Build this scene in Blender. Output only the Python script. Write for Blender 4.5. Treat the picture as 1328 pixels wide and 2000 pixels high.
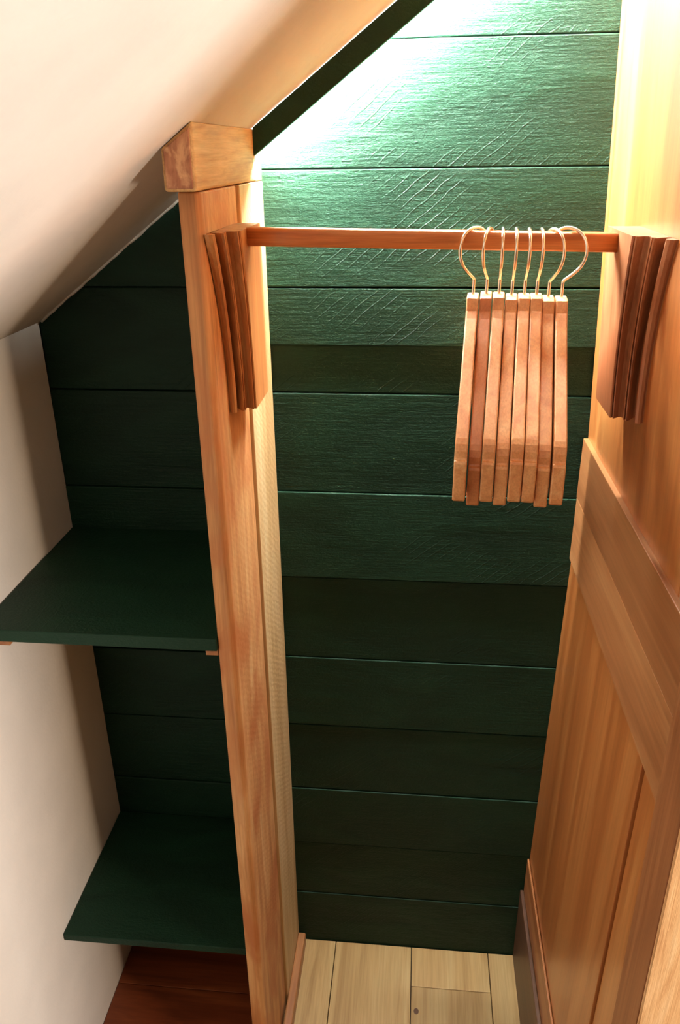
import bpy, bmesh, math, random
from mathutils import Vector, Matrix
random.seed(7)
for o in list(bpy.data.objects): bpy.data.objects.remove(o)
scene = bpy.context.scene
COL = scene.collection
R = math.radians

# ------------------------------------------------------------------ camera
FPX = 1555.18
def cam_axes(p, y, r):
    cp, sp, cy, sy, cr, sr = math.cos(p), math.sin(p), math.cos(y), math.sin(y), math.cos(r), math.sin(r)
    f = Vector((sy*cp, cy*cp, -sp)); rt = Vector((cy, -sy, 0)); up = rt.cross(f)
    return cr*rt + sr*up, -sr*rt + cr*up, f
cr_, cu_, cf_ = cam_axes(R(24.374), R(-5.896), R(-.785))
cam = bpy.data.cameras.new('camera'); camo = bpy.data.objects.new('camera', cam); COL.objects.link(camo)
m = Matrix((cr_, cu_, -cf_)).transposed().to_4x4(); m.translation = Vector((.1106, -1.25, 1.6496))
camo.matrix_world = m
cam.sensor_fit = 'HORIZONTAL'; cam.sensor_width = 36.0; cam.lens = FPX*36.0/1328.0
cam.clip_start = .01
scene.camera = camo

# ------------------------------------------------------------------ world, room light, exposure
w = bpy.data.worlds.new('world'); scene.world = w; w.use_nodes = True
bg = w.node_tree.nodes['Background']
bg.inputs[0].default_value = (1.0, .74, .47, 1); bg.inputs[1].default_value = .05
vs = scene.view_settings
vs.view_transform = 'Standard'; vs.look = 'None'; vs.gamma = 1.0; vs.use_curve_mapping = False
vs.exposure = 0.0

def area_light(name, loc, target, sx, sy, power, col):
    l = bpy.data.lights.new(name, 'AREA'); l.shape = 'RECTANGLE'; l.size = sx; l.size_y = sy
    l.energy = power; l.color = col
    o = bpy.data.objects.new(name, l); COL.objects.link(o)
    o.location = loc
    o.rotation_euler = (Vector(target)-Vector(loc)).to_track_quat('-Z', 'Y').to_euler()
    return o
# the lit room to the right of the closet (its window / lamp), grazing past the right wall's front edge
area_light('room_window_light', (1.62, -1.21, 1.28), (-.3, -.42, 1.28), .40, .36, 42.0, (1.0, .98, .97))
# fill light added at the right to brighten the closet's front-facing parts
area_light('room_fill_light', (1.9, -1.64, 1.35), (.0, -.2, 1.2), .15, .3, 23.0, (1.0, .76, .54))

# ------------------------------------------------------------------ materials
def newmat(name):
    mt = bpy.data.materials.new(name); mt.use_nodes = True
    nt = mt.node_tree; b = nt.nodes['Principled BSDF']
    return mt, nt, b
def N(nt, t, **kw):
    n = nt.nodes.new(t)
    for k, v in kw.items():
        if k == 'inp':
            for kk, vv in v.items(): n.inputs[kk].default_value = vv
        else: setattr(n, k, v)
    return n
def srgb(r, g, b):
    f = lambda c: (c/255/12.92) if c/255 <= .04045 else ((c/255+.055)/1.055)**2.4
    return (f(r), f(g), f(b), 1)
def ramp(nt, stops):
    n = nt.nodes.new('ShaderNodeValToRGB'); e = n.color_ramp.elements
    e[0].position, e[0].color = stops[0]
    e[1].position, e[1].color = stops[-1]
    for p, c in stops[1:-1]:
        x = e.new(p); x.color = c
    return n
def coords(nt, scale, rand=True):
    tc = N(nt, 'ShaderNodeTexCoord'); mp = N(nt, 'ShaderNodeMapping')
    mp.inputs['Scale'].default_value = scale
    nt.links.new(tc.outputs['Object'], mp.inputs['Vector'])
    if rand:
        oi = N(nt, 'ShaderNodeObjectInfo'); ml = N(nt, 'ShaderNodeVectorMath', operation='SCALE')
        cx = N(nt, 'ShaderNodeCombineXYZ', inp={0: 13.7, 1: 7.3, 2: 19.1})
        nt.links.new(cx.outputs[0], ml.inputs[0]); nt.links.new(oi.outputs['Random'], ml.inputs['Scale'])
        nt.links.new(ml.outputs[0], mp.inputs['Location'])
    return mp.outputs[0]

def wood(name, dark, mid, light, axis='z', gscale=28, along=.09, rough=.5, bump=.25, vary=.12, saw=0.0, stain=None, knots=False):
    mt, nt, b = newmat(name); L = nt.links.new
    s = [1, 1, 1]; s['xyz'.index(axis)] = along
    v = coords(nt, tuple(s))
    n1 = N(nt, 'ShaderNodeTexNoise', inp={'Scale': gscale, 'Detail': 5, 'Roughness': .6, 'Distortion': 1.2}); L(v, n1.inputs['Vector'])
    rp = ramp(nt, [(.30, dark), (.5, mid), (.72, light)]); L(n1.outputs['Fac'], rp.inputs['Fac'])
    s2 = [1, 1, 1]; s2['xyz'.index(axis)] = .025
    v2 = coords(nt, tuple(s2))
    n2 = N(nt, 'ShaderNodeTexNoise', inp={'Scale': gscale*14, 'Detail': 3, 'Roughness': .6}); L(v2, n2.inputs['Vector'])
    rp2 = ramp(nt, [(.35, (.80, .77, .72, 1)), (.6, (1, 1, 1, 1))]); L(n2.outputs['Fac'], rp2.inputs['Fac'])
    mx = N(nt, 'ShaderNodeMixRGB', blend_type='MULTIPLY', inp={'Fac': .75}); L(rp.outputs[0], mx.inputs[1]); L(rp2.outputs[0], mx.inputs[2])
    out = mx.outputs[0]
    if stain:
        v3 = coords(nt, (1, 1, .5))
        n3 = N(nt, 'ShaderNodeTexNoise', inp={'Scale': stain[1], 'Detail': 4, 'Roughness': .55, 'Distortion': .6}); L(v3, n3.inputs['Vector'])
        rp3 = ramp(nt, [(stain[2], (0, 0, 0, 1)), (stain[3], (1, 1, 1, 1))]); L(n3.outputs['Fac'], rp3.inputs['Fac'])
        m3 = N(nt, 'ShaderNodeMixRGB', blend_type='MIX'); L(rp3.outputs[0], m3.inputs[0]); L(out, m3.inputs[1]); m3.inputs[2].default_value = stain[0]
        out = m3.outputs[0]
    oi = N(nt, 'ShaderNodeObjectInfo')
    mr = N(nt, 'ShaderNodeMapRange', inp={'To Min': 1-vary, 'To Max': 1+vary}); L(oi.outputs['Random'], mr.inputs['Value'])
    hs = N(nt, 'ShaderNodeHueSaturation'); L(out, hs.inputs['Color']); L(mr.outputs[0], hs.inputs['Value'])
    L(hs.outputs[0], b.inputs['Base Color'])
    b.inputs['Roughness'].default_value = rough
    add = N(nt, 'ShaderNodeMath', operation='ADD'); L(n1.outputs['Fac'], add.inputs[0]); L(n2.outputs['Fac'], add.inputs[1])
    h = add.outputs[0]
    if saw:
        tc = N(nt, 'ShaderNodeTexCoord'); mp = N(nt, 'ShaderNodeMapping'); mp.inputs['Rotation'].default_value = (R(38), 0, 0)
        L(tc.outputs['Object'], mp.inputs['Vector'])
        wv = N(nt, 'ShaderNodeTexWave', bands_direction='Z', inp={'Scale': 33, 'Distortion': 5, 'Detail': 4, 'Detail Scale': 2.2}); L(mp.outputs[0], wv.inputs['Vector'])
        ms = N(nt, 'ShaderNodeMath', operation='MULTIPLY', inp={1: saw}); L(wv.outputs['Fac'], ms.inputs[0])
        a2 = N(nt, 'ShaderNodeMath', operation='ADD'); L(h, a2.inputs[0]); L(ms.outputs[0], a2.inputs[1]); h = a2.outputs[0]
    bp = N(nt, 'ShaderNodeBump', inp={'Strength': bump, 'Distance': .0012}); L(h, bp.inputs['Height']); L(bp.outputs[0], b.inputs['Normal'])
    return mt

def green(name, vary=.1, roughsawn=1.0, axis='x'):
    mt, nt, b = newmat(name); L = nt.links.new
    s = [1, 1, 1]; s['xyz'.index(axis)] = .07
    v = coords(nt, tuple(s))
    n1 = N(nt, 'ShaderNodeTexNoise', inp={'Scale': 230, 'Detail': 4, 'Roughness': .6}); L(v, n1.inputs['Vector'])      # fibre lines
    vb = coords(nt, (.35, 1, 1))
    n2 = N(nt, 'ShaderNodeTexNoise', inp={'Scale': 14, 'Detail': 3, 'Roughness': .5, 'Distortion': .8}); L(vb, n2.inputs['Vector'])   # soft cupping
    vc = coords(nt, (.6, 1, 1))
    n3 = N(nt, 'ShaderNodeTexNoise', inp={'Scale': 330, 'Detail': 3, 'Roughness': .65}); L(vc, n3.inputs['Vector'])    # paint texture
    # saw marks: thin diagonal scratches, only in patches
    tc = N(nt, 'ShaderNodeTexCoord'); mp = N(nt, 'ShaderNodeMapping'); mp.inputs['Rotation'].default_value = (0, R(40), 0)
    L(tc.outputs['Object'], mp.inputs['Vector'])
    wv = N(nt, 'ShaderNodeTexWave', bands_direction='Z', inp={'Scale': 23, 'Distortion': 2.2, 'Detail': 2, 'Detail Scale': 1.0}); L(mp.outputs[0], wv.inputs['Vector'])
    rw = ramp(nt, [(.93, (0, 0, 0, 1)), (.99, (1, 1, 1, 1))]); L(wv.outputs['Fac'], rw.inputs['Fac'])
    n4 = N(nt, 'ShaderNodeTexNoise', inp={'Scale': 9, 'Detail': 2}); L(vc, n4.inputs['Vector'])
    r4 = ramp(nt, [(.53, (0, 0, 0, 1)), (.66, (1, 1, 1, 1))]); L(n4.outputs['Fac'], r4.inputs['Fac'])
    sm = N(nt, 'ShaderNodeMath', operation='MULTIPLY'); L(rw.outputs[0], sm.inputs[0]); L(r4.outputs[0], sm.inputs[1])
    def mul(a, k):
        q = N(nt, 'ShaderNodeMath', operation='MULTIPLY', inp={1: k}); L(a, q.inputs[0]); return q.outputs[0]
    def addn(a, c):
        q = N(nt, 'ShaderNodeMath', operation='ADD'); L(a, q.inputs[0]); L(c, q.inputs[1]); return q.outputs[0]
    rs = roughsawn
    h = addn(addn(mul(n1.outputs['Fac'], .9*rs), mul(n2.outputs['Fac'], 3.0*rs)), addn(mul(n3.outputs['Fac'], .9), mul(sm.outputs[0], .42*rs)))
    bp = N(nt, 'ShaderNodeBump', inp={'Strength': .8, 'Distance': .0016}); L(h, bp.inputs['Height']); L(bp.outputs[0], b.inputs['Normal'])
    rc = ramp(nt, [(.3, srgb(14, 41, 27)), (.7, srgb(20, 53, 36))]); L(n2.outputs['Fac'], rc.inputs['Fac'])
    oi = N(nt, 'ShaderNodeObjectInfo')
    mr = N(nt, 'ShaderNodeMapRange', inp={'To Min': 1-vary, 'To Max': 1+vary}); L(oi.outputs['Random'], mr.inputs['Value'])
    hs = N(nt, 'ShaderNodeHueSaturation'); L(rc.outputs[0], hs.inputs['Color']); L(mr.outputs[0], hs.inputs['Value'])
    L(hs.outputs[0], b.inputs['Base Color'])
    b.inputs['Roughness'].default_value = .52
    b.inputs['Specular IOR Level'].default_value = .22
    return mt

def plaster(name, col):
    mt, nt, b = newmat(name); L = nt.links.new
    v = coords(nt, (1, 1, 1), False)
    n = N(nt, 'ShaderNodeTexNoise', inp={'Scale': 9, 'Detail': 4, 'Roughness': .5}); L(v, n.inputs['Vector'])
    n2 = N(nt, 'ShaderNodeTexNoise', inp={'Scale': 160, 'Detail': 2}); L(v, n2.inputs['Vector'])
    c0 = tuple(x*.93 for x in col[:3])+(1,)
    rc = ramp(nt, [(.35, c0), (.65, col)]); L(n.outputs['Fac'], rc.inputs['Fac']); L(rc.outputs[0], b.inputs['Base Color'])
    a = N(nt, 'ShaderNodeMath', operation='MULTIPLY_ADD', inp={1: 6.0}); L(n.outputs['Fac'], a.inputs[0]); L(n2.outputs['Fac'], a.inputs[2])
    bp = N(nt, 'ShaderNodeBump', inp={'Strength': .25, 'Distance': .0012}); L(a.outputs[0], bp.inputs['Height']); L(bp.outputs[0], b.inputs['Normal'])
    b.inputs['Roughness'].default_value = .75
    return mt

M = {}
M['green'] = green('green_paint_rough', .10, 1.0)
M['green_smooth'] = green('green_paint_shelf', .05, .35)
M['plaster'] = plaster('cream_plaster', srgb(226, 218, 206))
M['post'] = wood('partition_post_wood', srgb(172, 112, 62), srgb(212, 152, 94), srgb(230, 184, 128), 'z', 22, .10, .6, .35, .05, .18, (srgb(188, 116, 64), 11, .48, .66))
M['pale'] = wood('pale_sawn_wood', srgb(196, 158, 104), srgb(218, 184, 130), srgb(232, 206, 158), 'z', 20, .07, .55, .3, .04, .35)
M['cap'] = wood('header_block_wood', srgb(176, 128, 76), srgb(210, 166, 108), srgb(222, 184, 126), 'y', 40, .10, .6, .3, .03)
M['wall'] = wood('right_wall_wood', srgb(150, 84, 36), srgb(172, 104, 50), srgb(188, 126, 68), 'z', 14, .05, .38, .06, .05)
M['rail'] = wood('rail_wood', srgb(132, 80, 42), srgb(156, 102, 60), srgb(174, 124, 78), 'y', 18, .06, .45, .15, .07)
M['trim'] = wood('trim_wood', srgb(138, 80, 40), srgb(164, 104, 58), srgb(182, 128, 80), 'y', 26, .05, .45, .15, .05)
M['stile'] = wood('stile_wood', srgb(128, 76, 40), srgb(152, 98, 58), srgb(170, 120, 78), 'z', 20, .05, .45, .15, .03)
M['endpost'] = wood('end_post_wood', srgb(196, 140, 88), srgb(216, 166, 112), srgb(226, 184, 134), 'z', 60, .12, .6, .3, .03)
M['shoe'] = wood('shoe_wood_dark', srgb(70, 44, 30), srgb(88, 58, 40), srgb(104, 70, 50), 'y', 26, .05, .45, .1, .02)
M['floor'] = wood('floor_plank_wood', srgb(150, 112, 62), srgb(176, 140, 88), srgb(190, 160, 110), 'y', 20, .07, .5, .12, .10)
M['redfloor'] = wood('red_brown_floor_wood', srgb(96, 42, 18), srgb(126, 60, 28), srgb(150, 80, 40), 'x', 18, .08, .45, .15, .08)
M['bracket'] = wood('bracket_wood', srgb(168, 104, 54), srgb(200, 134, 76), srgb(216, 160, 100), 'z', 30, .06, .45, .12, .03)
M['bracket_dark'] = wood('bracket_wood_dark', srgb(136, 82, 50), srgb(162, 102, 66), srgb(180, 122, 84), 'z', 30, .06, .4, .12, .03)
M['rod'] = wood('rod_wood', srgb(176, 96, 42), srgb(208, 124, 62), srgb(222, 148, 84), 'x', 60, .05, .42, .12, .02)
M['hanger'] = wood('hanger_wood', srgb(202, 130, 78), srgb(218, 154, 98), srgb(228, 174, 120), 'x', 34, .25, .5, .1, .05)
M['hanger_shaded'] = wood('hanger_wood_shaded', srgb(178, 104, 56), srgb(194, 120, 68), srgb(206, 136, 82), 'x', 34, .25, .5, .1, .03)  # same hanger wood with the neighbours' shade put into its colours
M['backing'] = newmat('dark_gap')[0]; M['backing'].node_tree.nodes['Principled BSDF'].inputs['Base Color'].default_value = srgb(28, 26, 22)
mt, nt, b = newmat('hook_metal'); b.inputs['Base Color'].default_value = (.86, .80, .70, 1); b.inputs['Metallic'].default_value = 1; b.inputs['Roughness'].default_value = .22
M['metal'] = mt
mt, nt, b = newmat('led_diffuser'); b.inputs['Base Color'].default_value = (.9, .9, .9, 1)
b.inputs['Emission Color'].default_value = (.95, 1.0, .97, 1); b.inputs['Emission Strength'].default_value = 1050
M['led'] = mt

for k_, cw in (('wall', .7), ('rail', .3), ('trim', .3)):
    b = M[k_].node_tree.nodes['Principled BSDF']; b.inputs['Coat Weight'].default_value = cw; b.inputs['Coat Roughness'].default_value = .30
# ------------------------------------------------------------------ helpers
def link(o, parent=None):
    COL.objects.link(o)
    if parent is not None: o.parent = parent
    return o
def tag(o, label=None, cat=None, group=None, kind=None):
    if label: o['label'] = label
    if cat: o['category'] = cat
    if group: o['group'] = group
    if kind: o['kind'] = kind
    return o
def empty(name, loc=(0, 0, 0)):
    o = bpy.data.objects.new(name, None); o.location = loc; o.empty_display_size = .05
    return link(o)
def meshobj(name, bm, mat, parent=None, smooth=False, bevel=0, seg=2):
    bmesh.ops.remove_doubles(bm, verts=bm.verts, dist=1e-6)
    if bevel:
        es = [e for e in bm.edges if len(e.link_faces) == 2 and e.calc_face_angle(0) > R(25)]
        bmesh.ops.bevel(bm, geom=es, offset=bevel, segments=seg, affect='EDGES', profile=.5, clamp_overlap=True)
    bmesh.ops.recalc_face_normals(bm, faces=bm.faces)
    me = bpy.data.meshes.new(name); bm.to_mesh(me); bm.free()
    if smooth:
        for p in me.polygons: p.use_smooth = True
    me.materials.append(M[mat] if isinstance(mat, str) else mat)
    return link(bpy.data.objects.new(name, me), parent)
def prism(pts, axis, a, b_):
    """polygon pts (2d) extruded along axis between a and b"""
    bm = bmesh.new()
    def P(p, t):
        if axis == 'y': return (p[0], t, p[1])
        if axis == 'x': return (t, p[0], p[1])
        return (p[0], p[1], t)
    A = [bm.verts.new(P(p, a)) for p in pts]; B = [bm.verts.new(P(p, b_)) for p in pts]
    bm.faces.new(A); bm.faces.new(list(reversed(B)))
    for i in range(len(pts)):
        j = (i+1) % len(pts); bm.faces.new((A[j], A[i], B[i], B[j]))
    return bm
def box(name, x0, x1, y0, y1, z0, z1, mat, parent=None, bevel=.0012, seg=2):
    return meshobj(name, prism([(x0, z0), (x1, z0), (x1, z1), (x0, z1)], 'y', y0, y1), mat, parent, bevel=bevel, seg=seg)
def hexa(name, c, mat, parent=None, bevel=.001):
    """eight corners: bottom 4 then top 4, same winding"""
    bm = bmesh.new(); v = [bm.verts.new(p) for p in c]
    for f in ((3, 2, 1, 0), (4, 5, 6, 7), (0, 1, 5, 4), (1, 2, 6, 5), (2, 3, 7, 6), (3, 0, 4, 7)): bm.faces.new([v[i] for i in f])
    return meshobj(name, bm, mat, parent, bevel=bevel)
def clip_poly(pts, a, b_, c):   # keep a*x+b*z<=c
    out = []
    for i in range(len(pts)):
        p, q = pts[i], pts[(i+1) % len(pts)]
        dp, dq = a*p[0]+b_*p[1]-c, a*q[0]+b_*q[1]-c
        if dp <= 0: out.append(p)
        if dp*dq < 0:
            t = dp/(dp-dq); out.append((p[0]+t*(q[0]-p[0]), p[1]+t*(q[1]-p[1])))
    return out
def catmull(P, n=6):
    P = [Vector(p) for p in P]; Q = [2*P[0]-P[1]]+P+[2*P[-1]-P[-2]]; out = []
    for i in range(1, len(Q)-2):
        for k in range(n):
            t = k/n; a, b_, c, d = Q[i-1], Q[i], Q[i+1], Q[i+2]
            out.append(.5*((2*b_)+(-a+c)*t+(2*a-5*b_+4*c-d)*t*t+(-a+3*b_-3*c+d)*t**3))
    return out+[P[-1]]
def tube(path, r, seg=10, sq=0):
    bm = bmesh.new(); rings = []; prev = None
    for i, p in enumerate(path):
        d = (path[min(i+1, len(path)-1)]-path[max(i-1, 0)]).normalized()
        if prev is None:
            u = d.orthogonal().normalized()
        else:
            u = (prev-d*prev.dot(d)).normalized()
        prev = u; w_ = d.cross(u)
        def rad(a):
            return r if not sq else r/(abs(math.cos(a))**sq+abs(math.sin(a))**sq)**(1/sq)
        if sq and i == 0: u = (Vector((0, 0, 1))-d*d.z).normalized(); prev = u; w_ = d.cross(u)
        rings.append([bm.verts.new(p+rad(2*math.pi*k/seg)*(math.cos(2*math.pi*k/seg)*u+math.sin(2*math.pi*k/seg)*w_)) for k in range(seg)])
    for a, b_ in zip(rings, rings[1:]):
        for k in range(seg): bm.faces.new((a[k], a[(k+1) % seg], b_[(k+1) % seg], b_[k]))
    bm.faces.new(list(reversed(rings[0]))); bm.faces.new(rings[-1])
    return bm

# ------------------------------------------------------------------ setting
XL, XR = -.506, .376
CS, CZ0 = .735, 1.6275+.735*.2           # ceiling: z = CZ0 + CS*x
ceil = lambda x: CZ0+CS*x
cn = Vector((CS, 0, -1)).normalized()     # into the room

# ceiling slab
X0, X1 = -.60, 1.15
meshobj('ceiling', prism([(X0, ceil(X0)), (X1, ceil(X1)), (X1, ceil(X1)+.06), (X0, ceil(X0)+.06)], 'y', -1.7, .06), 'plaster')
tag(bpy.data.objects['ceiling'], 'sloping cream plaster ceiling over the closet', 'ceiling', kind='structure')
# left knee wall
tag(meshobj('wall_left', prism([(XL-.06, -.04), (XL, -.04), (XL, ceil(XL)+.0), (XL-.06, ceil(XL-.06))], 'y', -1.7, .0), 'plaster'),
    'low cream plaster knee wall beside the green shelves', 'wall', kind='structure')

# back wall of green boards
wb = box('wall_back', XL-.06, .46, .022, .05, -.04, 2.12, 'backing', bevel=0)
tag(wb, 'back wall of dark green painted rough-sawn horizontal boards', 'wall', kind='structure')
gaps = [-.004, .150, .300, .4515, .6155, .776, .949, 1.1168, 1.2915, 1.370, 1.4592, 1.6262, 1.7880, 1.953, 2.10]
gapw = [.0, .0022, .0016, .0026, .0026, .0020, .0024, .0014, .0020, .0003, .0020, .0012, .0012, .0012, 0]
yoff = [0, .001, -.0005, .0008, .0, .0012, -.0022, .0006, .0022, .0026, -.0030, -.0014, .0004, .0020, 0]
for i in range(len(gaps)-1):
    z0 = gaps[i]+gapw[i]/2; z1 = gaps[i+1]-gapw[i+1]/2
    if i == 9: continue
    spans = [(XL, -.141, gaps[i+2]-gapw[i+2]/2), (-.1405, .392, z1)] if i == 8 else [(XL, .392, z1)]
    for (xa, xb, z1) in spans:
        pts = clip_poly([(xa, z0), (xb, z0), (xb, z1), (xa, z1)], -CS, 1, CZ0-.001)
        if len(pts) < 3: continue
        bm = prism(pts, 'y', yoff[i], .022)
        meshobj('board', bm, 'green', wb, bevel=.0016, seg=2)
meshobj('board', prism([(-.1405, gaps[9]), (.392, gaps[9]), (.392, gaps[10]-.0012), (-.1405, gaps[10]-.0012)], 'y', -.0034, .022), 'green', wb, bevel=.0016)

# floor planks, closet side (pale) and shelf side (red-brown)
fl = box('floor', -.60, 1.6, -1.9, .05, -.05, -.022, 'backing', bevel=0)
tag(fl, 'pale wooden plank floor of the closet', 'floor', kind='structure')
fx = [-.140, -.0405, .1315, .3025, .378]
rows = [[(-.002, -.95)], [(-.002, -.62), (-.622, -1.2)], [(-.002, -.0945), (-.0957, -.80)], [(-.002, -.55), (-.552, -1.2)]]
for i in range(4):
    for (ya, yb) in rows[i]:
        box('plank', fx[i]+.0009, fx[i+1]-.0009, yb, ya, -.022, random.uniform(-.0006, .0004), 'floor', fl, bevel=.0009)
for i in range(3):
    box('plank', .378+.172*i+.0009, .378+.172*(i+1)-.0009, -1.7, -.70, -.022, 0, 'floor', fl, bevel=.0009)
for (ya, yb) in ((-.002, -.142), (-.1435, -.30), (-.3015, -.46), (-.4615, -.62)):
    box('plank', XL+.001, -.157, yb, ya, -.022, -.001, 'redfloor', fl, bevel=.0009)
# knot in a floor plank
bm = bmesh.new(); bmesh.ops.create_circle(bm, cap_ends=True, radius=.0052, segments=18)
for v in bm.verts: v.co.y *= 1.25; v.co += Vector((.1435, -.1495, .0008))
kn, nt, b = newmat('knot_dark'); b.inputs['Base Color'].default_value = srgb(84, 50, 24); M['knot'] = kn
bm2 = prism([(v.co.x, v.co.y) for v in bm.verts], 'z', -.004, .0006); bm.free()
meshobj('knot', bm2, 'knot', fl)

# partition: front post, rear board, header block under the ceiling
pt = empty('wall_partition', (-.14, -.17, 0)); tag(pt, 'thin pale wooden partition between green shelves and hanging space', 'wall', kind='structure')
def adopt(o, p):
    o.parent = p; o.matrix_parent_inverse = p.matrix_world.inverted() if False else Matrix.Translation(-p.location); return o
adopt(meshobj('front_post', prism([(-.157, -.338), (-.137, -.343), (-.1315, -.336), (-.1305, -.250), (-.1305, -.1645), (-.157, -.1645)], 'z', 0, 1.6115), 'post', bevel=.0022), pt)
adopt(box('rear_board', -.157, -.1262, -.1612, -.001, 0, 1.6115, 'pale', bevel=.0015), pt)
adopt(box('filler_strip', -.150, -.1335, -.166, -.160, 0, 1.6115, 'trim', bevel=0), pt)
adopt(box('top_filler', -.157, -.1270, -.0465, -.0005, 1.6125, 1.652, 'pale', bevel=.001), pt)
hb = prism([(-.1625, 1.6125), (-.1275, 1.6125), (-.1275, ceil(-.1275)-.0005), (-.1625, ceil(-.1625)-.0005)], 'y', -.367, -.0405)
adopt(meshobj('header_block', hb, 'cap', bevel=.0035, seg=3), pt)
M['flaked'] = wood('flaked_red_paint_end', srgb(150, 94, 66), srgb(168, 110, 78), srgb(184, 128, 92), 'z', 60, .6, .7, .4, .0, 0, (srgb(206, 156, 112), 70, .48, .64))
he = prism([(-.1595, 1.6155), (-.1305, 1.6155), (-.1305, ceil(-.1305)-.005), (-.1595, ceil(-.1595)-.004)], 'y', -.3685, -.364)
adopt(meshobj('end_face', he, 'flaked', bevel=.0012), pt)

# right wall of wooden boards with two rails
wr = box('wall_right', .398, .47, -.656, .02, 0, ceil(.398)-.001, 'backing', bevel=0)
tag(wr, 'orange-brown wooden wall with vertical boards and two rails', 'wall', kind='structure')
xu = lambda z: .385+(z-1.212)*(-.0415)          # upper boards lean slightly
xl_ = lambda z: .3705+(z-.30)*.0150
def slab(name, f, ya, yb, z0, z1, mat, back=.398):
    hexa(name, [(f(z0), ya, z0), (back, ya, z0), (back, yb, z0), (f(z0), yb, z0), (f(z1), ya, z1), (back, ya, z1), (back, yb, z1), (f(z1), yb, z1)], mat, wr, .001)
ZT = 2.11
slab('upper_board', xu, -.505, -.0015, 1.206, ZT, 'wall')
slab('upper_board', xu, -.588, -.5065, 1.206, ZT, 'wall')
slab('rail', lambda z: .3770, -.590, -.0025, 1.1215, 1.2245, 'rail')
slab('rail', lambda z: .3775, -.590, -.0025, 1.006, 1.1205, 'rail')
slab('lower_board', xl_, -.500, -.0015, .0, 1.0045, 'wall')
slab('lower_board', lambda z: xl_(z)+.004, -.588, -.5015, .0, 1.0045, 'wall')
slab('stile', lambda z: .3685, -.6570, -.5905, .0, ZT, 'stile')
# front end of the right wall facing the room
hexa('end_post', [(.3690, -.662, 0), (.50, -.662, 0), (.50, -.6575, 0), (.3690, -.6575, 0), (.3690, -.662, ZT), (.50, -.662, ZT), (.50, -.6575, ZT), (.3690, -.6575, ZT)], 'endpost', wr, .0012)

# baseboards
br = box('baseboard_right', .3655, .3695, -.586, -.002, 0, .298, 'trim', bevel=.0012)
tag(br, 'brown wooden baseboard along the right wall', 'baseboard', kind='structure')
box('shoe_moulding', .3575, .3652, -.586, -.004, 0, .208, 'shoe', br, bevel=.0015)
bl = box('baseboard_left', -.1258, -.1085, -.60, -.012, 0, .034, 'trim', bevel=.003, seg=3)
tag(bl, 'low wooden trim strip along the foot of the partition', 'baseboard', kind='structure')

cp = []
for k in range(46):
    x = -.500+k*.0076
    cp.append(Vector((x, -.0022+random.uniform(-.0008, .0006), ceil(x)-.0012+random.uniform(-.0010, .0010))))
cb = meshobj('trim_1', tube(cp, .0026, 8), 'plaster', smooth=True)
tag(cb, 'ragged cream filler bead where the ceiling meets the green boards', 'trim', kind='structure')

# valance hiding the light strip, along the slope
def along(x, y, d):   # point on the ceiling line at x, d below it (perpendicular)
    return Vector((x, y, ceil(x)-d*1.241))
def slope_bar(name, xa, xb, ya, yb, d0, d1, mat, bevel=.001):
    c = []
    for (x) in (xa, xb):
        c.append([along(x, ya, d1), along(x, yb, d1), along(x, yb, d0), along(x, ya, d0)])
    bm = bmesh.new(); A = [bm.verts.new(p) for p in c[0]]; B = [bm.verts.new(p) for p in c[1]]
    bm.faces.new(A); bm.faces.new(list(reversed(B)))
    for i in range(4): bm.faces.new((A[(i+1) % 4], A[i], B[i], B[(i+1) % 4]))
    return meshobj(name, bm, mat, None, bevel=bevel)
va = slope_bar('valance', -.1272, .352, -.052, -.041, .0006, .0292, 'green_smooth')
tag(va, 'dark green sloping valance board along the ceiling hiding the light strip', 'valance')
ls = slope_bar('light_strip', -.1225, .352, -.036, -.021, .0010, .0200, 'led', 0)
tag(ls, 'glowing white light strip behind the green valance', 'light strip')

# ------------------------------------------------------------------ shelves and cleats
def shelf(z, yf, th, label):
    s = box('shelf', XL+.001, -.1575, yf, -.0025, z-th, z, 'green_smooth', bevel=.0015)
    tag(s, label, 'shelf', 'green shelves in the left niche'); return s
shelf(1.037, -.343, .0195, 'dark green painted shelf, upper one of the left niche')
shelf(.356, -.302, .0150, 'dark green painted shelf, lower one near the red-brown floor')
for z, th, yf, a in ((1.037, .0195, -.333, 'upper'), (.356, .015, -.285, 'lower')):
    c = box('shelf_cleat', XL+.0008, -.466, yf, -.006, z-th-.013, z-th-.0005, 'trim', bevel=.001)
    tag(c, 'wooden cleat on the cream wall under the %s green shelf' % a, 'cleat', 'shelf cleats')
    c = box('shelf_cleat', -.176, -.1578, yf-.004 if a == 'upper' else yf, -.006, z-th-.011, z-th-.0005, 'trim', bevel=.001)
    tag(c, 'wooden cleat on the partition under the %s green shelf' % a, 'cleat', 'shelf cleats')

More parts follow.
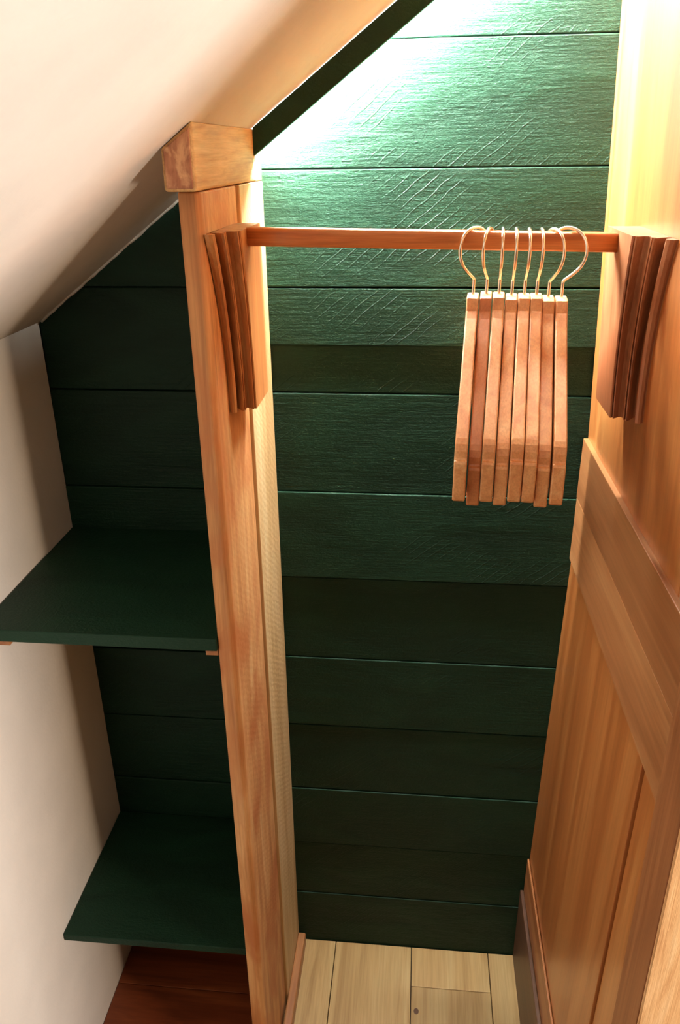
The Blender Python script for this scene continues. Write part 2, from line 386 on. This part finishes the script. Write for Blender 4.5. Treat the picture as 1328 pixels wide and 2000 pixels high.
# ------------------------------------------------------------------ rod brackets
def bracket(label, xw, sgn, ywt, ywb, yot, yob, yback, tht, thb, ztop, zbot, lean=0, mat='bracket'):
    prof = [(0, 0), (.02, .0), (.05, .0030), (.12, .0045), (.20, .0040), (.25, .0015), (.27, -.004), (.30, -.0120), (.36, -.0135), (.41, -.0110),
            (.435, .0005), (.46, .0030), (.49, .0030), (.51, .0005), (.525, -.0030), (.545, -.0032), (.56, -.0002), (.60, -.0008), (.66, -.0055), (.73, -.0070), (.79, -.0050),
            (.835, .0005), (.85, .0022), (.88, .0022), (.895, -.0030), (.915, -.0030), (.93, .0008), (.97, .0012), (1.0, 0)]
    n = 18; rings = []; bm = bmesh.new()
    for k in range(n+1):
        t = k/n; z = ztop+(zbot-ztop)*t
        u = (1-t)**2.1; yw = ywb+(ywt-ywb)*u; yo = yob+(yot-yob)*u; th = thb+(tht-thb)*(1-t)
        a = Vector((0, yw)); o = Vector((th, yo)); d = o-a; nrm = Vector((d.y, -d.x)).normalized()
        if nrm.y > 0: nrm = -nrm
        pts = [a+d*q+nrm*h*1.2 for q, h in prof]+[Vector((th, yback+.006)), Vector((th-.004, yback)), Vector((0, yback))]
        rings.append([bm.verts.new((xw+sgn*p.x+lean*(z-zbot), p.y, z)) for p in pts])
    m_ = len(rings[0])
    for A, B in zip(rings, rings[1:]):
        for i in range(m_): bm.faces.new((A[i], A[(i+1) % m_], B[(i+1) % m_], B[i]))
    bm.faces.new(rings[0]); bm.faces.new(list(reversed(rings[-1])))
    o = meshobj('rod_bracket', bm, mat); tag(o, label, 'bracket', 'moulded rod brackets'); return o
bracket('curved moulded wooden bracket on the partition holding the rod', -.1303, 1, -.340, -.279, -.292, -.258, -.180, .031, .031, 1.567, 1.344)
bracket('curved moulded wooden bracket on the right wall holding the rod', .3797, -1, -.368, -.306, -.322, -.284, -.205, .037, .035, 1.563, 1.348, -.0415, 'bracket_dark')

# ------------------------------------------------------------------ hanging rod
RY, RR = -.25, .0108
rz = lambda x: 1.5572+(x+.105)*(-.0185)
p0, p1 = Vector((-.1005, RY, rz(-.1005))), Vector((.3362, RY, rz(.3362)))
rod = meshobj('hanging_rod', tube([p0+(p1-p0)*t/8 for t in range(9)], RR, 48, 5), 'rod', smooth=False, bevel=0)
for p in rod.data.polygons: p.use_smooth = len(p.vertices) == 4
tag(rod, 'slim orange wooden clothes rod spanning between the two brackets', 'rod')

# ------------------------------------------------------------------ hangers
TH = .0138
top = [(.0, .0), (.013, .0), (.0180, -.0020), (.0215, -.0075), (.0262, -.015), (.034, -.0225), (.045, -.031), (.058, -.0405), (.075, -.0525), (.097, -.068),
       (.120, -.0838), (.145, -.1012), (.166, -.116), (.176, -.1235), (.181, -.1285), (.1845, -.1355), (.1858, -.1430), (.1870, -.1448), (.1900, -.1455), (.1915, -.1480)]
bot = [(.1925, -.184), (.1915, -.1895), (.188, -.1925), (.182, -.189), (.165, -.169), (.135, -.140), (.100, -.115), (.060, -.094), (.025, -.083), (.0, -.081)]
half = top+bot
outline = half+[(-s, z) for s, z in reversed(half[1:-1])]
def hanger_body():
    # local: +x towards the room end, z up, thickness along y
    pts = outline[:]
    bm = bmesh.new()
    def ring(y, inset):
        vs_ = []
        n = len(pts)
        for i in range(n):
            a, p, c = Vector(pts[i-1]), Vector(pts[i]), Vector(pts[(i+1) % n])
            t = (c-a).normalized(); nr = Vector((-t.y, t.x))
            vs_.append(bm.verts.new((p.x+nr.x*inset, y, p.y+nr.y*inset)))
        return vs_
    h = TH/2; e = .0016
    rs = [ring(-h, -e), ring(-h+e*.3, -e*.3), ring(-h+e, 0), ring(h-e, 0), ring(h-e*.3, -e*.3), ring(h, -e)]
    n = len(pts)
    for A, B in zip(rs, rs[1:]):
        for i in range(n): bm.faces.new((A[i], A[(i+1) % n], B[(i+1) % n], B[i]))
    bm.faces.new(rs[0]); bm.faces.new(list(reversed(rs[-1])))
    return bm
def fix_dir(bm): return bm
hook_pts = [(0, -.012), (0, .006), (0, .0155), (.0012, .0185), (.011, .0255), (.0215, .0350), (.0272, .0470), (.0260, .0590), (.0185, .0690), (.0062, .0742), (-.0072, .0735), (-.0170, .0672), (-.0208, .0585)]
def hook_mesh():
    path = [Vector((u, 0, v)) for u, v in hook_pts]
    return tube(catmull(path, 6), .0019, 10)
neck = [(.1733, 1.4894), (.1890, 1.4905), (.2041, 1.4904), (.2194, 1.4884), (.2343, 1.4893), (.2487, 1.4893), (.2630, 1.4866), (.2785, 1.4864)]
yaw = [4.7, 4.85, 5.05, 5.2, 5.15, 5.05, 4.98, 4.9]
tip = [.0, 3.6, .6, 1.6, -.4, -.2, 1.2, -.6]          # small sway in the hanger's own plane, degrees (tip lower when positive)
hookang = [42, 16, 2, 1, 0, -1, -22, -50]
lift = [.0012, .0006, .0004, .0004, .0004, .0004, .0006, .0022]
words = ['leftmost of the eight, its hook turned far left', 'second from left, shade painted into its wood, lowest-hanging', 'third from left in the row of eight',
         'fourth from left in the row of eight', 'fourth from right in the row of eight', 'third from right in the row of eight',
         'second from right, its hook turned slightly right', 'rightmost of the eight, its hook turned far right']
proto_b = None
for i in range(8):
    x, z = neck[i]
    e = empty('clothes_hanger', (x, RY, z))
    # local +x must point to the room (-y), turned by yaw
    e.rotation_euler = (Matrix.Rotation(R(-90-yaw[i]), 3, 'Z') @ Matrix.Rotation(R(tip[i]), 3, 'Y')).to_euler()
    tag(e, 'pale wooden clothes hanger, '+words[i] if i != 1 else 'wooden clothes hanger, '+words[i], 'hanger', 'clothes hangers on the wooden rod')
    if proto_b is None:
        proto_b = meshobj('hanger_body', hanger_body(), 'hanger', e); bo = proto_b
        proto_h = meshobj('hook', hook_mesh(), 'metal', e, smooth=True); ho = proto_h
        proto_h['label'] = 'shiny metal hook'
    else:
        bo = proto_b.copy(); link(bo, e)
        if i == 1: bo.data = bo.data.copy(); bo.data.materials.clear(); bo.data.materials.append(M['hanger_shaded'])
        ho = proto_h.copy(); link(ho, e)
    ho.scale = (1, 1, (rz(x)+RR+.0019+lift[i]-z)/.0742)
    # the hook rides upright on the rod whatever the body's tilt
    ho.rotation_euler = (Matrix.Rotation(R(-tip[i]), 3, 'Y') @ Matrix.Rotation(R(-hookang[i]+yaw[i]*.6), 3, 'Z')).to_euler()
